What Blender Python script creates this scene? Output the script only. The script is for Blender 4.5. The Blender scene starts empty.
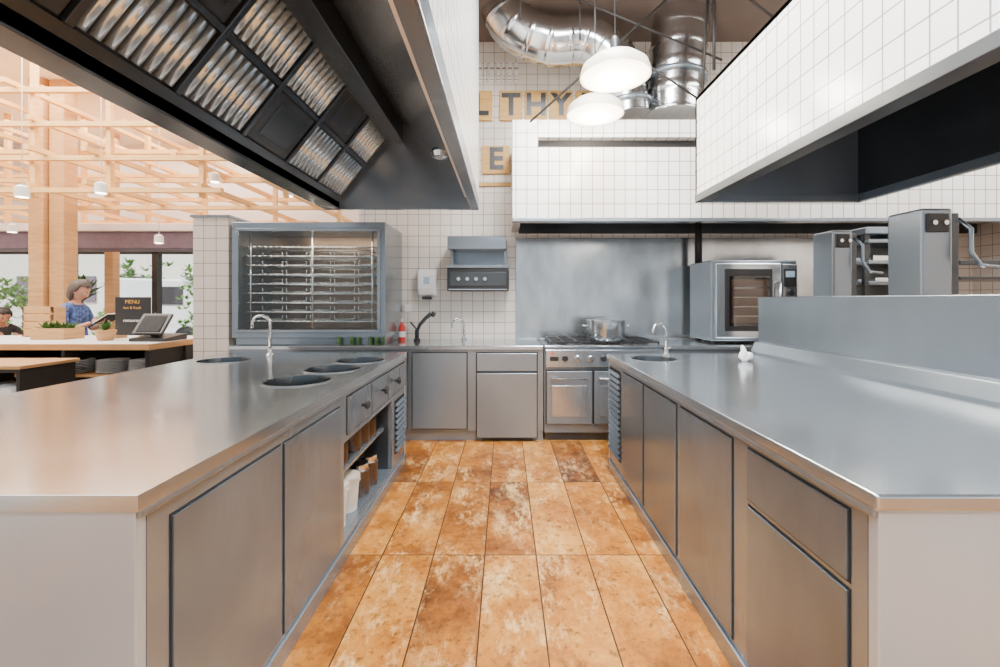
import bpy, bmesh, math, random
from mathutils import Vector, Matrix
random.seed(7)
scene=bpy.context.scene
F=450.0; CX=505.0; CY=300.0; H=1.33
def PX(px,Y): return (px-CX)*Y/F
def PZ(py,Y): return H-(py-CY)*Y/F

# ---------------------------------------------------------------- materials
def newmat(name):
    m=bpy.data.materials.new(name); m.use_nodes=True
    nt=m.node_tree; b=nt.nodes['Principled BSDF']
    return m,nt,b
def N(nt,t,**kw):
    n=nt.nodes.new(t)
    for k,v in kw.items(): setattr(n,k,v)
    return n
def ramp(nt,fac,stops):
    r=N(nt,'ShaderNodeValToRGB'); cr=r.color_ramp
    while len(cr.elements)<len(stops): cr.elements.new(0.5)
    for e,(p,c) in zip(cr.elements,stops):
        e.position=p; e.color=(c[0],c[1],c[2],1) if not isinstance(c,(int,float)) else (c,c,c,1)
    nt.links.new(fac,r.inputs[0]); return r.outputs[0]
def noise(nt,scale,detail=4,vec=None,mscale=(1,1,1),rough=.5):
    if vec is None:
        tc=N(nt,'ShaderNodeTexCoord'); vec=tc.outputs['Object']
    mp=N(nt,'ShaderNodeMapping'); mp.inputs['Scale'].default_value=mscale
    nt.links.new(vec,mp.inputs[0])
    n=N(nt,'ShaderNodeTexNoise'); n.inputs['Scale'].default_value=scale
    n.inputs['Detail'].default_value=detail; n.inputs['Roughness'].default_value=rough
    nt.links.new(mp.outputs[0],n.inputs['Vector']); return n.outputs['Fac']
def plain(name,col,rough=.5,metal=0,var=.12,scale=12,emit=0,spec=None,bump=0):
    m,nt,b=newmat(name)
    f=noise(nt,scale)
    c0=[max(0,c*(1-var)) for c in col]; c1=[min(1,c*(1+var)) for c in col]
    nt.links.new(ramp(nt,f,[(.3,c0),(.7,c1)]),b.inputs['Base Color'])
    b.inputs['Roughness'].default_value=rough; b.inputs['Metallic'].default_value=metal
    if emit:
        b.inputs['Emission Color'].default_value=(*col,1); b.inputs['Emission Strength'].default_value=emit
    if bump:
        bp=N(nt,'ShaderNodeBump'); bp.inputs['Strength'].default_value=bump; bp.inputs['Distance'].default_value=.01
        nt.links.new(f,bp.inputs['Height']); nt.links.new(bp.outputs[0],b.inputs['Normal'])
    return m
def steel(name,base=.55,rough=.3,stretch=(2,2,60),tint=(.92,1,1.07),blot=.14,metal=.75,smear=.06,bump=.03,cloud=(1.3,1.3,.8)):
    m,nt,b=newmat(name)
    f1=noise(nt,3,3,mscale=stretch); f2=noise(nt,1.5,4,rough=.5,mscale=cloud); f3=noise(nt,2.2,2,mscale=(1,1,.6),rough=.4)
    mx=N(nt,'ShaderNodeMath',operation='MULTIPLY_ADD'); mx.inputs[1].default_value=.16
    nt.links.new(f1,mx.inputs[0]); nt.links.new(f2,mx.inputs[2])
    lo=[base*(1-blot)*t for t in tint]; hi=[min(1,base*(1+blot)*t) for t in tint]
    nt.links.new(ramp(nt,mx.outputs[0],[(.40,lo),(.76,hi)]),b.inputs['Base Color'])
    b.inputs['Metallic'].default_value=metal
    r=ramp(nt,f3,[(.25,max(.05,rough-smear/2)),(.75,rough+smear/2)])
    nt.links.new(r,b.inputs['Roughness'])
    bp=N(nt,'ShaderNodeBump'); bp.inputs['Strength'].default_value=bump; bp.inputs['Distance'].default_value=.002
    nt.links.new(f1,bp.inputs['Height']); nt.links.new(bp.outputs[0],b.inputs['Normal'])
    return m
def tilemat(name,c1,c2,mortar,w,h,ms,rough=.18):
    m,nt,b=newmat(name)
    g=N(nt,'ShaderNodeNewGeometry'); sp=N(nt,'ShaderNodeSeparateXYZ'); sn=N(nt,'ShaderNodeSeparateXYZ')
    nt.links.new(g.outputs['Position'],sp.inputs[0]); nt.links.new(g.outputs['True Normal'],sn.inputs[0])
    ab=N(nt,'ShaderNodeMath',operation='ABSOLUTE'); nt.links.new(sn.outputs[0],ab.inputs[0])
    gt=N(nt,'ShaderNodeMath',operation='GREATER_THAN'); gt.inputs[1].default_value=.5; nt.links.new(ab.outputs[0],gt.inputs[0])
    mx=N(nt,'ShaderNodeMix'); mx.data_type='FLOAT'
    nt.links.new(gt.outputs[0],mx.inputs[0]); nt.links.new(sp.outputs[0],mx.inputs[2]); nt.links.new(sp.outputs[1],mx.inputs[3])
    cb=N(nt,'ShaderNodeCombineXYZ'); nt.links.new(mx.outputs[0],cb.inputs[0]); nt.links.new(sp.outputs[2],cb.inputs[1])
    br=N(nt,'ShaderNodeTexBrick'); br.offset=0; br.squash=1
    br.inputs['Scale'].default_value=1; br.inputs['Brick Width'].default_value=w; br.inputs['Row Height'].default_value=h
    br.inputs['Mortar Size'].default_value=ms; br.inputs['Mortar Smooth'].default_value=.1
    br.inputs['Color1'].default_value=(*c1,1); br.inputs['Color2'].default_value=(*c2,1); br.inputs['Mortar'].default_value=(*mortar,1)
    nt.links.new(cb.outputs[0],br.inputs['Vector']); nt.links.new(br.outputs['Color'],b.inputs['Base Color'])
    b.inputs['Roughness'].default_value=rough
    bp=N(nt,'ShaderNodeBump'); bp.invert=True; bp.inputs['Strength'].default_value=.5; bp.inputs['Distance'].default_value=.003
    nt.links.new(br.outputs['Fac'],bp.inputs['Height']); nt.links.new(bp.outputs[0],b.inputs['Normal'])
    return m
def floormat():
    m,nt,b=newmat('terracotta_plank_tile')
    g=N(nt,'ShaderNodeNewGeometry')
    mp=N(nt,'ShaderNodeMapping'); mp.inputs['Location'].default_value=(-.162+.267*20,-2.347+.94*10,0)
    nt.links.new(g.outputs['Position'],mp.inputs[0])
    def brick(c1,c2,mo):
        br=N(nt,'ShaderNodeTexBrick'); br.offset=0; br.squash=1
        br.inputs['Scale'].default_value=1; br.inputs['Brick Width'].default_value=.267; br.inputs['Row Height'].default_value=.94
        br.inputs['Mortar Size'].default_value=.0035; br.inputs['Mortar Smooth'].default_value=.3
        br.inputs['Color1'].default_value=(c1,c1,c1,1); br.inputs['Color2'].default_value=(c2,c2,c2,1); br.inputs['Mortar'].default_value=(mo,mo,mo,1)
        nt.links.new(mp.outputs[0],br.inputs['Vector']); return br
    br=brick(0,1,.5)
    sc=N(nt,'ShaderNodeVectorMath',operation='SCALE'); sc.inputs['Scale'].default_value=17
    nt.links.new(br.outputs['Color'],sc.inputs[0])
    ad=N(nt,'ShaderNodeVectorMath',operation='ADD'); nt.links.new(g.outputs['Position'],ad.inputs[0]); nt.links.new(sc.outputs[0],ad.inputs[1])
    n1=noise(nt,2.4,8,vec=ad.outputs[0],rough=.74); n2=noise(nt,8,10,vec=ad.outputs[0],rough=.8,mscale=(1,.45,1)); n3=noise(nt,26,9,vec=ad.outputs[0],rough=.78)
    n4=noise(nt,3.2,6,vec=ad.outputs[0],rough=.65,mscale=(1.4,.5,1))
    a=N(nt,'ShaderNodeMath',operation='MULTIPLY_ADD'); a.inputs[1].default_value=.26; nt.links.new(br.outputs['Color'],a.inputs[0]); nt.links.new(n1,a.inputs[2])
    base=ramp(nt,a.outputs[0],[(.42,(.085,.024,.004)),(.54,(.22,.068,.007)),(.68,(.40,.145,.015)),(.84,(.56,.26,.05))])
    pale=ramp(nt,n2,[(.49,0),(.60,1)])
    mx=N(nt,'ShaderNodeMix'); mx.data_type='RGBA'; nt.links.new(base,mx.inputs[6]); mx.inputs[7].default_value=(.76,.47,.19,1)
    mask=ramp(nt,n4,[(.40,.06),(.60,.9)])
    mf=N(nt,'ShaderNodeMath',operation='MULTIPLY'); nt.links.new(mask,mf.inputs[1]); nt.links.new(pale,mf.inputs[0]); nt.links.new(mf.outputs[0],mx.inputs[0])
    dk=ramp(nt,n3,[(.37,1),(.47,0)])
    m2=N(nt,'ShaderNodeMix'); m2.data_type='RGBA'; nt.links.new(mx.outputs[2],m2.inputs[6]); m2.inputs[7].default_value=(.07,.022,.005,1)
    mf2=N(nt,'ShaderNodeMath',operation='MULTIPLY'); mf2.inputs[1].default_value=.65; nt.links.new(dk,mf2.inputs[0]); nt.links.new(mf2.outputs[0],m2.inputs[0])
    m3=N(nt,'ShaderNodeMix'); m3.data_type='RGBA'; nt.links.new(br.outputs['Fac'],m3.inputs[0]); nt.links.new(m2.outputs[2],m3.inputs[6]); m3.inputs[7].default_value=(.035,.014,.008,1)
    nt.links.new(m3.outputs[2],b.inputs['Base Color'])
    b.inputs['Roughness'].default_value=.42; b.inputs['Specular IOR Level'].default_value=.3
    bp=N(nt,'ShaderNodeBump'); bp.inputs['Strength'].default_value=.25; bp.inputs['Distance'].default_value=.004
    sb=N(nt,'ShaderNodeMath',operation='SUBTRACT'); nt.links.new(n2,sb.inputs[0]); nt.links.new(br.outputs['Fac'],sb.inputs[1])
    nt.links.new(sb.outputs[0],bp.inputs['Height']); nt.links.new(bp.outputs[0],b.inputs['Normal'])
    return m
def woodmat(name,c0,c1,st=(1,1,8),scale=4,rough=.5):
    m,nt,b=newmat(name)
    f=noise(nt,scale,6,mscale=st,rough=.65)
    nt.links.new(ramp(nt,f,[(.3,c0),(.7,c1)]),b.inputs['Base Color']); b.inputs['Roughness'].default_value=rough
    return m
def glassmat(name,fac=.12,tint=(.95,.97,.97),k=.15):
    m=bpy.data.materials.new(name); m.use_nodes=True; nt=m.node_tree; nt.nodes.clear()
    o=N(nt,'ShaderNodeOutputMaterial'); t=N(nt,'ShaderNodeBsdfTransparent'); t.inputs[0].default_value=(*tint,1)
    g=N(nt,'ShaderNodeBsdfGlossy'); g.inputs['Roughness'].default_value=.03
    lw=N(nt,'ShaderNodeLayerWeight'); lw.inputs[0].default_value=.3
    mm=N(nt,'ShaderNodeMath',operation='MULTIPLY_ADD'); mm.inputs[1].default_value=k; mm.inputs[2].default_value=fac
    nt.links.new(lw.outputs['Fresnel'],mm.inputs[0])
    mx=N(nt,'ShaderNodeMixShader'); nt.links.new(mm.outputs[0],mx.inputs[0]); nt.links.new(t.outputs[0],mx.inputs[1]); nt.links.new(g.outputs[0],mx.inputs[2])
    nt.links.new(mx.outputs[0],o.inputs[0]); return m
def emis(name,col,st):
    m,nt,b=newmat(name); b.inputs['Base Color'].default_value=(*col,1)
    b.inputs['Emission Color'].default_value=(*col,1); b.inputs['Emission Strength'].default_value=st; return m

T=(.82,1,1.19)
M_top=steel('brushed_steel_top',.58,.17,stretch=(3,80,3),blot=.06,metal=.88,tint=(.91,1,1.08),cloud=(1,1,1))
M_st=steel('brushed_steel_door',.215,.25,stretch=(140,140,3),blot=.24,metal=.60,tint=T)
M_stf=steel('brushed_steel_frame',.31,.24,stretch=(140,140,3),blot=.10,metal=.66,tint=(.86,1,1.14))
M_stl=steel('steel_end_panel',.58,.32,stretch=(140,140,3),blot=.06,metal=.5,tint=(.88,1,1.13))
M_wall=steel('steel_wall_panel',.60,.17,stretch=(60,60,2),blot=.17,metal=.92,tint=(.97,1,1.02),cloud=(3,3,1.4))
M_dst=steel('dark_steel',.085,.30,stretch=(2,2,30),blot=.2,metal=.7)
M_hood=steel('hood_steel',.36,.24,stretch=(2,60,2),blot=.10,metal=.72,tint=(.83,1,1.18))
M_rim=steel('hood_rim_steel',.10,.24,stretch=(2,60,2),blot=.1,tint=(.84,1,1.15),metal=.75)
M_baf=steel('baffle_steel',.90,.18,stretch=(2,2,2),blot=.05,metal=.75,tint=(.86,1,1.13))
M_chr=steel('chrome',.78,.12,stretch=(1,1,1),blot=.05,metal=1,smear=.04,tint=(.97,1,1.02))
M_duct=steel('galvanised_duct',.58,.2,stretch=(2,2,2),blot=.2,metal=1,tint=(.98,1,1.01))
M_gap=plain('painted_gap_shade',(.010,.010,.011),.8)  # near-black colour stands in for the shade in door and louvre gaps
M_blk=plain('black_plastic',(.02,.02,.022),.35)
M_blkm=plain('black_metal',(.02,.017,.015),.6)
M_int=plain('dark_interior',(.02,.02,.022),.6)
M_tile=tilemat('white_wall_tile',(.88,.865,.835),(.85,.835,.80),(.26,.22,.19),.10,.13,.0035)
M_tile2=tilemat('cream_wall_tile',(.80,.735,.665),(.77,.705,.635),(.36,.29,.24),.12,.12,.0035)
M_floor=floormat()
M_wood=woodmat('blond_wood',(.48,.25,.095),(.64,.37,.16))
M_lat=woodmat('lattice_pine',(.74,.40,.12),(.88,.55,.22))
M_sign=woodmat('sign_wood',(.55,.29,.06),(.72,.44,.13))
M_dinfl=woodmat('dining_floor_wood',(.28,.22,.17),(.40,.33,.27),st=(1,8,1))
M_ceil=plain('taupe_ceiling',(.15,.11,.088),.8,var=.08,scale=2)
M_dceil=plain('pink_plaster_ceiling',(.80,.73,.70),.8,var=.04,scale=2)
M_beam=plain('mauve_beam',(.15,.11,.15),.6)
M_white=plain('white_plastic',(.85,.85,.84),.35,var=.03)
M_paper=plain('white_paper',(.88,.87,.84),.7,var=.03)
M_red=plain('red_plastic',(.65,.04,.03),.35)
M_green=plain('leaf_green',(.05,.15,.03),.5,var=.4,scale=20)
M_green2=plain('hedge_green',(.09,.24,.04),.7,var=.6,scale=6)
M_green3=plain('bright_leaf_green',(.18,.38,.06),.6,var=.5,scale=8)
M_glass=glassmat('clear_glass',.02)
M_oveng=glassmat('oven_glass',.06,(.75,.75,.75))
M_lamp=emis('lamp_diffuser',(1,.90,.72),7)
M_lampsh=plain('lamp_shade_enamel',(.80,.72,.60),.35,var=.03)
M_spot=emis('spot_emitter',(1,.9,.75),14)
M_skin=plain('skin',(.50,.26,.17),.5,var=.05)
M_hair=plain('grey_brown_hair',(.075,.056,.046),.6,var=.5,scale=60,bump=.4)
M_hairb=plain('black_hair',(.02,.017,.015),.5,var=.4,scale=60,bump=.4)
M_shirt=plain('blue_patterned_shirt',(.06,.11,.30),.8,var=.85,scale=34)
M_dark=plain('dark_cloth',(.03,.03,.035),.85)
M_jean=plain('navy_trousers',(.03,.04,.08),.85)
M_lip=plain('lips',(.42,.15,.12),.5)
M_asph=plain('street_paving',(.42,.40,.38),.8)
M_fac=plain('street_facade',(.80,.76,.68),.8)
M_brown=plain('brown_copper',(.22,.10,.05),.45)
M_cabback=plain('cabinet_back_bronze',(.26,.18,.13),.3,metal=.7,var=.3,scale=3)
M_bucket=plain('bucket_plastic',(.60,.55,.47),.5)
M_jar=plain('spice_jar_contents',(.07,.035,.02),.3,var=.5,scale=50)
M_disp=emis('display_blue',(.25,.35,.45),.4)

# ---------------------------------------------------------------- geometry helpers
XF=[Matrix.Identity(4)]
groups=[]
def group(name):
    e=bpy.data.objects.new(name,None); scene.collection.objects.link(e); e.empty_display_size=.1
    groups.append(e); return e
def addmesh(par,name,verts,faces,mat,smooth=False,bevel=0,seg=2,matidx=None):
    me=bpy.data.meshes.new(name)
    vs=[XF[0]@Vector(v) for v in verts]
    me.from_pydata(vs,[],faces); me.validate(); 
    bm=bmesh.new(); bm.from_mesh(me); bmesh.ops.recalc_face_normals(bm,faces=bm.faces); bm.to_mesh(me); bm.free()
    mats=mat if isinstance(mat,list) else [mat]
    for m in mats: me.materials.append(m)
    if matidx:
        for p,i in zip(me.polygons,matidx): p.material_index=i
    if smooth:
        for p in me.polygons: p.use_smooth=True
    o=bpy.data.objects.new(name,me); scene.collection.objects.link(o)
    if par: o.parent=par
    if bevel:
        b=o.modifiers.new('bevel','BEVEL'); b.width=bevel; b.segments=seg; b.limit_method='ANGLE'; b.angle_limit=math.radians(40)
    return o
def bv(x0,x1,y0,y1,z0,z1):
    return [(x0,y0,z0),(x1,y0,z0),(x1,y1,z0),(x0,y1,z0),(x0,y0,z1),(x1,y0,z1),(x1,y1,z1),(x0,y1,z1)]
BF=[(0,3,2,1),(4,5,6,7),(0,1,5,4),(1,2,6,5),(2,3,7,6),(3,0,4,7)]
def box(par,name,x0,x1,y0,y1,z0,z1,mat,bevel=0,seg=2):
    return addmesh(par,name,bv(x0,x1,y0,y1,z0,z1),BF,mat,False,bevel,seg)
def multi(par,name,boxes,mat,bevel=0):
    v=[];f=[]
    for b in boxes:
        n=len(v); v+=bv(*b); f+=[tuple(i+n for i in q) for q in BF]
    return addmesh(par,name,v,f,mat,False,bevel)
def prism_y(par,name,poly,y0,y1,mat,bevel=0):
    n=len(poly); v=[(x,y0,z) for x,z in poly]+[(x,y1,z) for x,z in poly]
    f=[tuple(range(n)),tuple(range(2*n-1,n-1,-1))]+[(i,(i+1)%n,(i+1)%n+n,i+n) for i in range(n)]
    return addmesh(par,name,v,f,mat,False,bevel)
def prism_x(par,name,poly,x0,x1,mat,bevel=0):
    n=len(poly); v=[(x0,y,z) for y,z in poly]+[(x1,y,z) for y,z in poly]
    f=[tuple(range(n)),tuple(range(2*n-1,n-1,-1))]+[(i,(i+1)%n,(i+1)%n+n,i+n) for i in range(n)]
    return addmesh(par,name,v,f,mat,False,bevel)
def sweepdata(pts,rad,seg=12):
    pts=[Vector(p) for p in pts]
    if not isinstance(rad,(list,tuple)): rad=[rad]*len(pts)
    v=[];f=[]
    t0=(pts[1]-pts[0]).normalized()
    up=Vector((0,0,1)) if abs(t0.z)<.9 else Vector((1,0,0))
    nrm=t0.cross(up).normalized()
    for i,p in enumerate(pts):
        if i==0: t=(pts[1]-p)
        elif i==len(pts)-1: t=(p-pts[i-1])
        else: t=(pts[i+1]-p).normalized()+(p-pts[i-1]).normalized()
        t.normalize()
        nrm=(nrm-t*nrm.dot(t)).normalized(); bn=t.cross(nrm)
        for k in range(seg):
            a=2*math.pi*k/seg; v.append(tuple(p+(nrm*math.cos(a)+bn*math.sin(a))*rad[i]))
    for i in range(len(pts)-1):
        for k in range(seg):
            f.append((i*seg+k,i*seg+(k+1)%seg,(i+1)*seg+(k+1)%seg,(i+1)*seg+k))
    f.append(tuple(range(seg))[::-1]); f.append(tuple((len(pts)-1)*seg+k for k in range(seg)))
    return v,f
def tube(par,name,pts,rad,mat,seg=12,smooth=True):
    v,f=sweepdata(pts,rad,seg); o=addmesh(par,name,v,f,mat,False)
    if smooth:
        for p in o.data.polygons:
            if len(p.vertices)==4: p.use_smooth=True
    return o
def tubes(par,name,lst,rad,mat,seg=8):
    V=[];FF=[]
    for pts in lst:
        v,f=sweepdata(pts,rad,seg); n=len(V); V+=v; FF+=[tuple(i+n for i in q) for q in f]
    o=addmesh(par,name,V,FF,mat)
    for p in o.data.polygons:
        if len(p.vertices)==4: p.use_smooth=True
    return o
def lathe(par,name,prof,c,mat,seg=32,cap=True,smooth=True,ax='z'):
    v=[];f=[]
    for r,z in prof:
        for k in range(seg):
            a=2*math.pi*k/seg
            if ax=='z': v.append((c[0]+r*math.cos(a),c[1]+r*math.sin(a),c[2]+z))
            elif ax=='y': v.append((c[0]+r*math.cos(a),c[1]+z,c[2]+r*math.sin(a)))
            else: v.append((c[0]+z,c[1]+r*math.cos(a),c[2]+r*math.sin(a)))
    n=len(prof)
    for i in range(n-1):
        for k in range(seg): f.append((i*seg+k,i*seg+(k+1)%seg,(i+1)*seg+(k+1)%seg,(i+1)*seg+k))
    if cap: f.append(tuple(range(seg))[::-1]); f.append(tuple((n-1)*seg+k for k in range(seg)))
    o=addmesh(par,name,v,f,mat)
    if smooth:
        for p in o.data.polygons:
            if len(p.vertices)==4: p.use_smooth=True
        md=o.modifiers.new('es','EDGE_SPLIT'); md.split_angle=math.radians(40)
    return o
def ell(par,name,c,r,mat,u=20,w=12,rot=None,fn=None):
    v=[];f=[]
    for j in range(w+1):
        th=math.pi*j/w
        for k in range(u):
            a=2*math.pi*k/u; p=Vector((math.sin(th)*math.cos(a),math.sin(th)*math.sin(a),math.cos(th)))
            p=Vector((p.x*r[0],p.y*r[1],p.z*r[2]))
            if fn: p=fn(p)
            if rot: p=rot@p
            v.append(tuple(p+Vector(c)))
    for j in range(w):
        for k in range(u): f.append((j*u+k,j*u+(k+1)%u,(j+1)*u+(k+1)%u,(j+1)*u+k))
    o=addmesh(par,name,v,f,mat,True)
    bm=bmesh.new(); bm.from_mesh(o.data); bmesh.ops.remove_doubles(bm,verts=bm.verts,dist=1e-5); bmesh.ops.recalc_face_normals(bm,faces=bm.faces); bm.to_mesh(o.data); bm.free()
    return o
def apply_mods(o):
    dg=bpy.context.evaluated_depsgraph_get(); dg.update()
    me=bpy.data.meshes.new_from_object(o.evaluated_get(dg)); o.modifiers.clear(); o.data=me
def text(par,name,s,size,loc,rot,mat,ext=.004,off=0):
    cu=bpy.data.curves.new(name,'FONT'); cu.body=s; cu.size=size; cu.extrude=ext; cu.offset=off; cu.align_x='CENTER'; cu.align_y='CENTER'
    o=bpy.data.objects.new(name,cu); scene.collection.objects.link(o)
    dg=bpy.context.evaluated_depsgraph_get(); dg.update()
    me=bpy.data.meshes.new_from_object(o.evaluated_get(dg)); bpy.data.objects.remove(o)
    me.transform(Matrix.Translation(loc)@rot.to_4x4()); me.materials.clear(); me.materials.append(mat)
    o=bpy.data.objects.new(name,me); scene.collection.objects.link(o); o.parent=par; return o
ROTF=Matrix.Rotation(math.pi/2,3,'X')  # text facing -Y

# ---------------------------------------------------------------- room shell
box(None,'floor',-3.05,5.3,-3,5.1,-.05,0,M_floor)
box(None,'floor_dining',-10,-3.05,-3,8.6,-.05,0,M_dinfl)
box(None,'ceiling',-2.3,5.3,-3,5.1,4.2,4.3,M_ceil)
box(None,'ceiling_dining',-10,-2.3,-3,8.6,4.25,4.35,M_dceil)
box(None,'wall_back',-1.62,5.3,5.0,5.1,0,4.2,M_tile2)
box(None,'wall_back_low',-2.62,-1.62,5.0,5.1,0,2.1,M_tile2)
box(None,'wall_right',5.2,5.3,-3,5.0,0,4.2,M_tile2)
box(None,'wall_left',-10.1,-10,-3,8.6,0,4.3,M_dceil)
g=group('tiled_pillar'); box(g,'shaft',-2.98,-2.64,4.30,5.1,0,2.12,M_tile2); box(g,'cap',-3.0,-2.62,4.28,5.12,2.12,2.14,M_stf)

# window wall of the dining room
yw=8.5
box(None,'wall_window_sill',-10,-1.0,yw,yw+.12,0,.45,M_beam)
box(None,'wall_window_header',-10,-1.0,yw,yw+.12,2.25,4.25,M_dceil)
box(None,'wall_north_end',-1.0,-.9,5.1,8.6,0,4.3,M_dceil)
for i,(a,b) in enumerate([(-10,-8.2),(-8.2,-6.6),(-6.6,-5.1),(-5.1,-3.4),(-3.4,-1.0)]):
    g=group('window_%d'%(i+1))
    multi(g,'frame',[(a,a+.05,yw-.03,yw+.1,.45,2.25),(b-.05,b,yw-.03,yw+.1,.45,2.25),(a,b,yw-.03,yw+.1,2.20,2.25),(a,b,yw-.03,yw+.1,.45,.50)],M_blkm)
    box(g,'pane',a+.05,b-.05,yw+.03,yw+.036,.5,2.2,M_glass)
g=group('dining_soffit_beam')
box(g,'beam',-10,-2.7,6.9,7.4,2.12,2.38,M_beam,.01); box(g,'top_lip',-10,-2.7,6.85,7.45,2.38,2.50,M_dceil,.01)

# outside street
box(None,'ground_street',-40,10,8.7,40,-.2,-.05,M_asph)
g=group('street_building')
multi(g,'facade',[(-40,8,24,26,-.1,9)],M_fac)
multi(g,'windows',[(-38+3*i,-36.8+3*i,23.95,24,1.2+3*j,2.6+3*j) for i in range(15) for j in range(3)],M_beam)
def leafdata(V,FF,c,n,l,w,up=.6,droop=.3):
    for i in range(n):
        a=random.uniform(0,6.28); e=random.uniform(up*.5,up*1.4); d=Vector((math.cos(a),math.sin(a),0)); s=Vector((-math.sin(a),math.cos(a),0)); ll=l*random.uniform(.7,1.1)
        b=len(V)
        for k in range(6):
            t=k/5; p=Vector(c)+d*(ll*t*math.cos(e))+Vector((0,0,ll*(t*math.sin(e)-droop*t*t))); ww=w*math.sin(math.pi*(.12+.85*t))
            V.append(tuple(p-s*ww)); V.append(tuple(p+s*ww))
            if k: FF.append((b+2*k-2,b+2*k-1,b+2*k+1,b+2*k))
def leaves(g,c,n,l,w,mat,up=.6,droop=.3):
    V=[];FF=[]; leafdata(V,FF,c,n,l,w,up,droop); addmesh(g,'leaves',V,FF,mat,True)
def shrub(x,y,w,h,mat,s=1):
    g=group('street_shrub'); V=[];FF=[]
    for i in range(int(60*w*h/s/s)):
        leafdata(V,FF,(x+random.uniform(0,w),y+random.uniform(-.3,.3),random.uniform(0.05,h)),9,.24*s,.026*s,.8,.3)
    addmesh(g,'foliage',V,FF,mat,True)
    box(g,'planter',x,x+w,y-.3,y+.3,-.05,.35,M_fac,.02)
shrub(-9.3,10.2,1.5,1.1,M_green2); shrub(-7.5,10.6,.7,2.1,M_green3,.8)
shrub(-17,14,3.0,1.9,M_green3,1.5); shrub(-13.0,15,1.8,2.6,M_green2,1.5)
g=group('delivery_van'); 
prism_y(g,'body',[(-10.9,.3),(-8.3,.3),(-8.3,1.1),(-8.6,1.25),(-9.0,1.9),(-10.9,1.95)],12.5,14.0,M_white,.05)
for x in(-10.4,-8.8): lathe(g,'wheel',[(.1,-.1),(.33,-.1),(.33,.1),(.1,.1)],(x,12.5,.28),M_blk,24,ax='y')
box(g,'side_window',-9.65,-8.95,12.48,12.5,1.2,1.7,M_dark)

# ---------------------------------------------------------------- wooden lattice + pillar
g=group('wooden_ceiling_lattice')
bx=[]; t=.028
for z in (2.62,3.0,3.4,3.8):
    for y in (5.3,6.3,7.5):
        x0=-9.6+random.uniform(0,2.5); x1=-2.0-random.uniform(0,1.4)
        bx.append((x0,x1,y-t,y+t,z-t,z+t))
    for i in range(9):
        x=-9.2+i*.9+random.uniform(-.25,.25)
        bx.append((x-t,x+t,4.9+random.uniform(0,.5),8.1,z+t,z+3*t))
for x in [-9,-7.8,-6.6,-5.6,-4.7,-3.6,-2.6]:
    for y in (5.3,7.0):
        bx.append((x-t,x+t,y+t,y+3*t,2.55,4.25))
multi(g,'beams',bx,M_lat)
g=group('wooden_pillar')
yp=5.9
multi(g,'post',[(PX(28,yp),PX(43,yp),yp,yp+.2,0,4.25),(PX(45,yp),PX(60,yp),yp+.05,yp+.25,0,4.25)],M_wood,.008)
g=group('wooden_pillar')
multi(g,'post',[(-6.95,-6.8,7.8,7.95,0,4.25)],M_wood,.008)
for px,py,y in [(22,197,4.6),(101,193,5.0),(159,243,6.5),(12,232,6.6),(215,182,5.6),(288,196,5.4)]:
    g=group('spot_lamp'); x=PX(px,y); z=PZ(py,y)
    lathe(g,'can',[(.03,.12),(.055,.10),(.06,0),(.05,0)],(x,y,z),M_white,16)
    lathe(g,'lens',[(.048,.0),(.048,.01)],(x,y,z-.005),M_spot,16)
    tube(g,'stem',[(x,y,z+.11),(x,y,4.25)],.004,M_white,6)

# ---------------------------------------------------------------- exhaust hood left
YE=3.85; Y0=-.4
g=group('exhaust_hood')
box(g,'gutter_outer',-1.54,-1.40,Y0,YE,2.10,2.16,M_rim,.006)
box(g,'outer_face',-1.54,-1.50,Y0,YE,2.16,2.95,M_rim)
box(g,'gutter_lip',-1.415,-1.40,Y0,YE-.05,2.10,2.20,M_rim,.004)
A=Vector((-1.42,0,2.17)); B=Vector((-.93,0,2.78)); U=(B-A).normalized(); L=(B-A).length; NN=Vector((U.z,0,-U.x))
def sl(u,n,y): p=A+U*u+NN*n; return (p.x,y,p.z)
def slab(par,name,u0,u1,n0,n1,y0,y1,mat,bevel=0):
    v=[sl(u0,n0,y0),sl(u1,n0,y0),sl(u1,n0,y1),sl(u0,n0,y1),sl(u0,n1,y0),sl(u1,n1,y0),sl(u1,n1,y1),sl(u0,n1,y1)]
    return addmesh(par,name,v,BF,mat,False,bevel)
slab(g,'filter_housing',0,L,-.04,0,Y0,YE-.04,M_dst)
slab(g,'lower_rail',0,.05,0,.03,Y0,YE-.05,M_rim,.004)
slab(g,'mid_rail',.362,.392,0,.03,Y0,YE-.05,M_rim,.004)
slab(g,'upper_rail',L-.07,L,0,.05,Y0,YE-.05,M_rim,.004)
prism_y(g,'ridge_channel',[(-1.0,2.66),(-.86,2.66),(-.86,2.84),(-1.0,2.84)],Y0,YE-.05,M_rim,.005)
cell=.47; i=0; y=YE-.10; bafs=[]
while y-cell>Y0:
    y1=y; y0=y-cell
    slab(g,'filter_frame',.05,L-.07,0,.035,y0-.010,y0+.020,M_rim,.003)
    for r,(u0,u1) in enumerate([(.055,.358),(.396,L-.075)]):
        if (i+r)%3==2:
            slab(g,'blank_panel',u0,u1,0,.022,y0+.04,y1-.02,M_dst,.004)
            slab(g,'blank_inset',u0+.05,u1-.05,.022,.028,y0+.10,y1-.08,M_rim,.004)
        else:
            nb=8
            for k in range(nb):
                yy=y0+.05+(cell-.09)*k/(nb-1)
                bafs.append([sl(u0+.005,.012,yy),sl(u1-.005,.012,yy)])
    y=y0; i+=1
tubes(g,'baffles',bafs,.019,M_baf,12)
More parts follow.
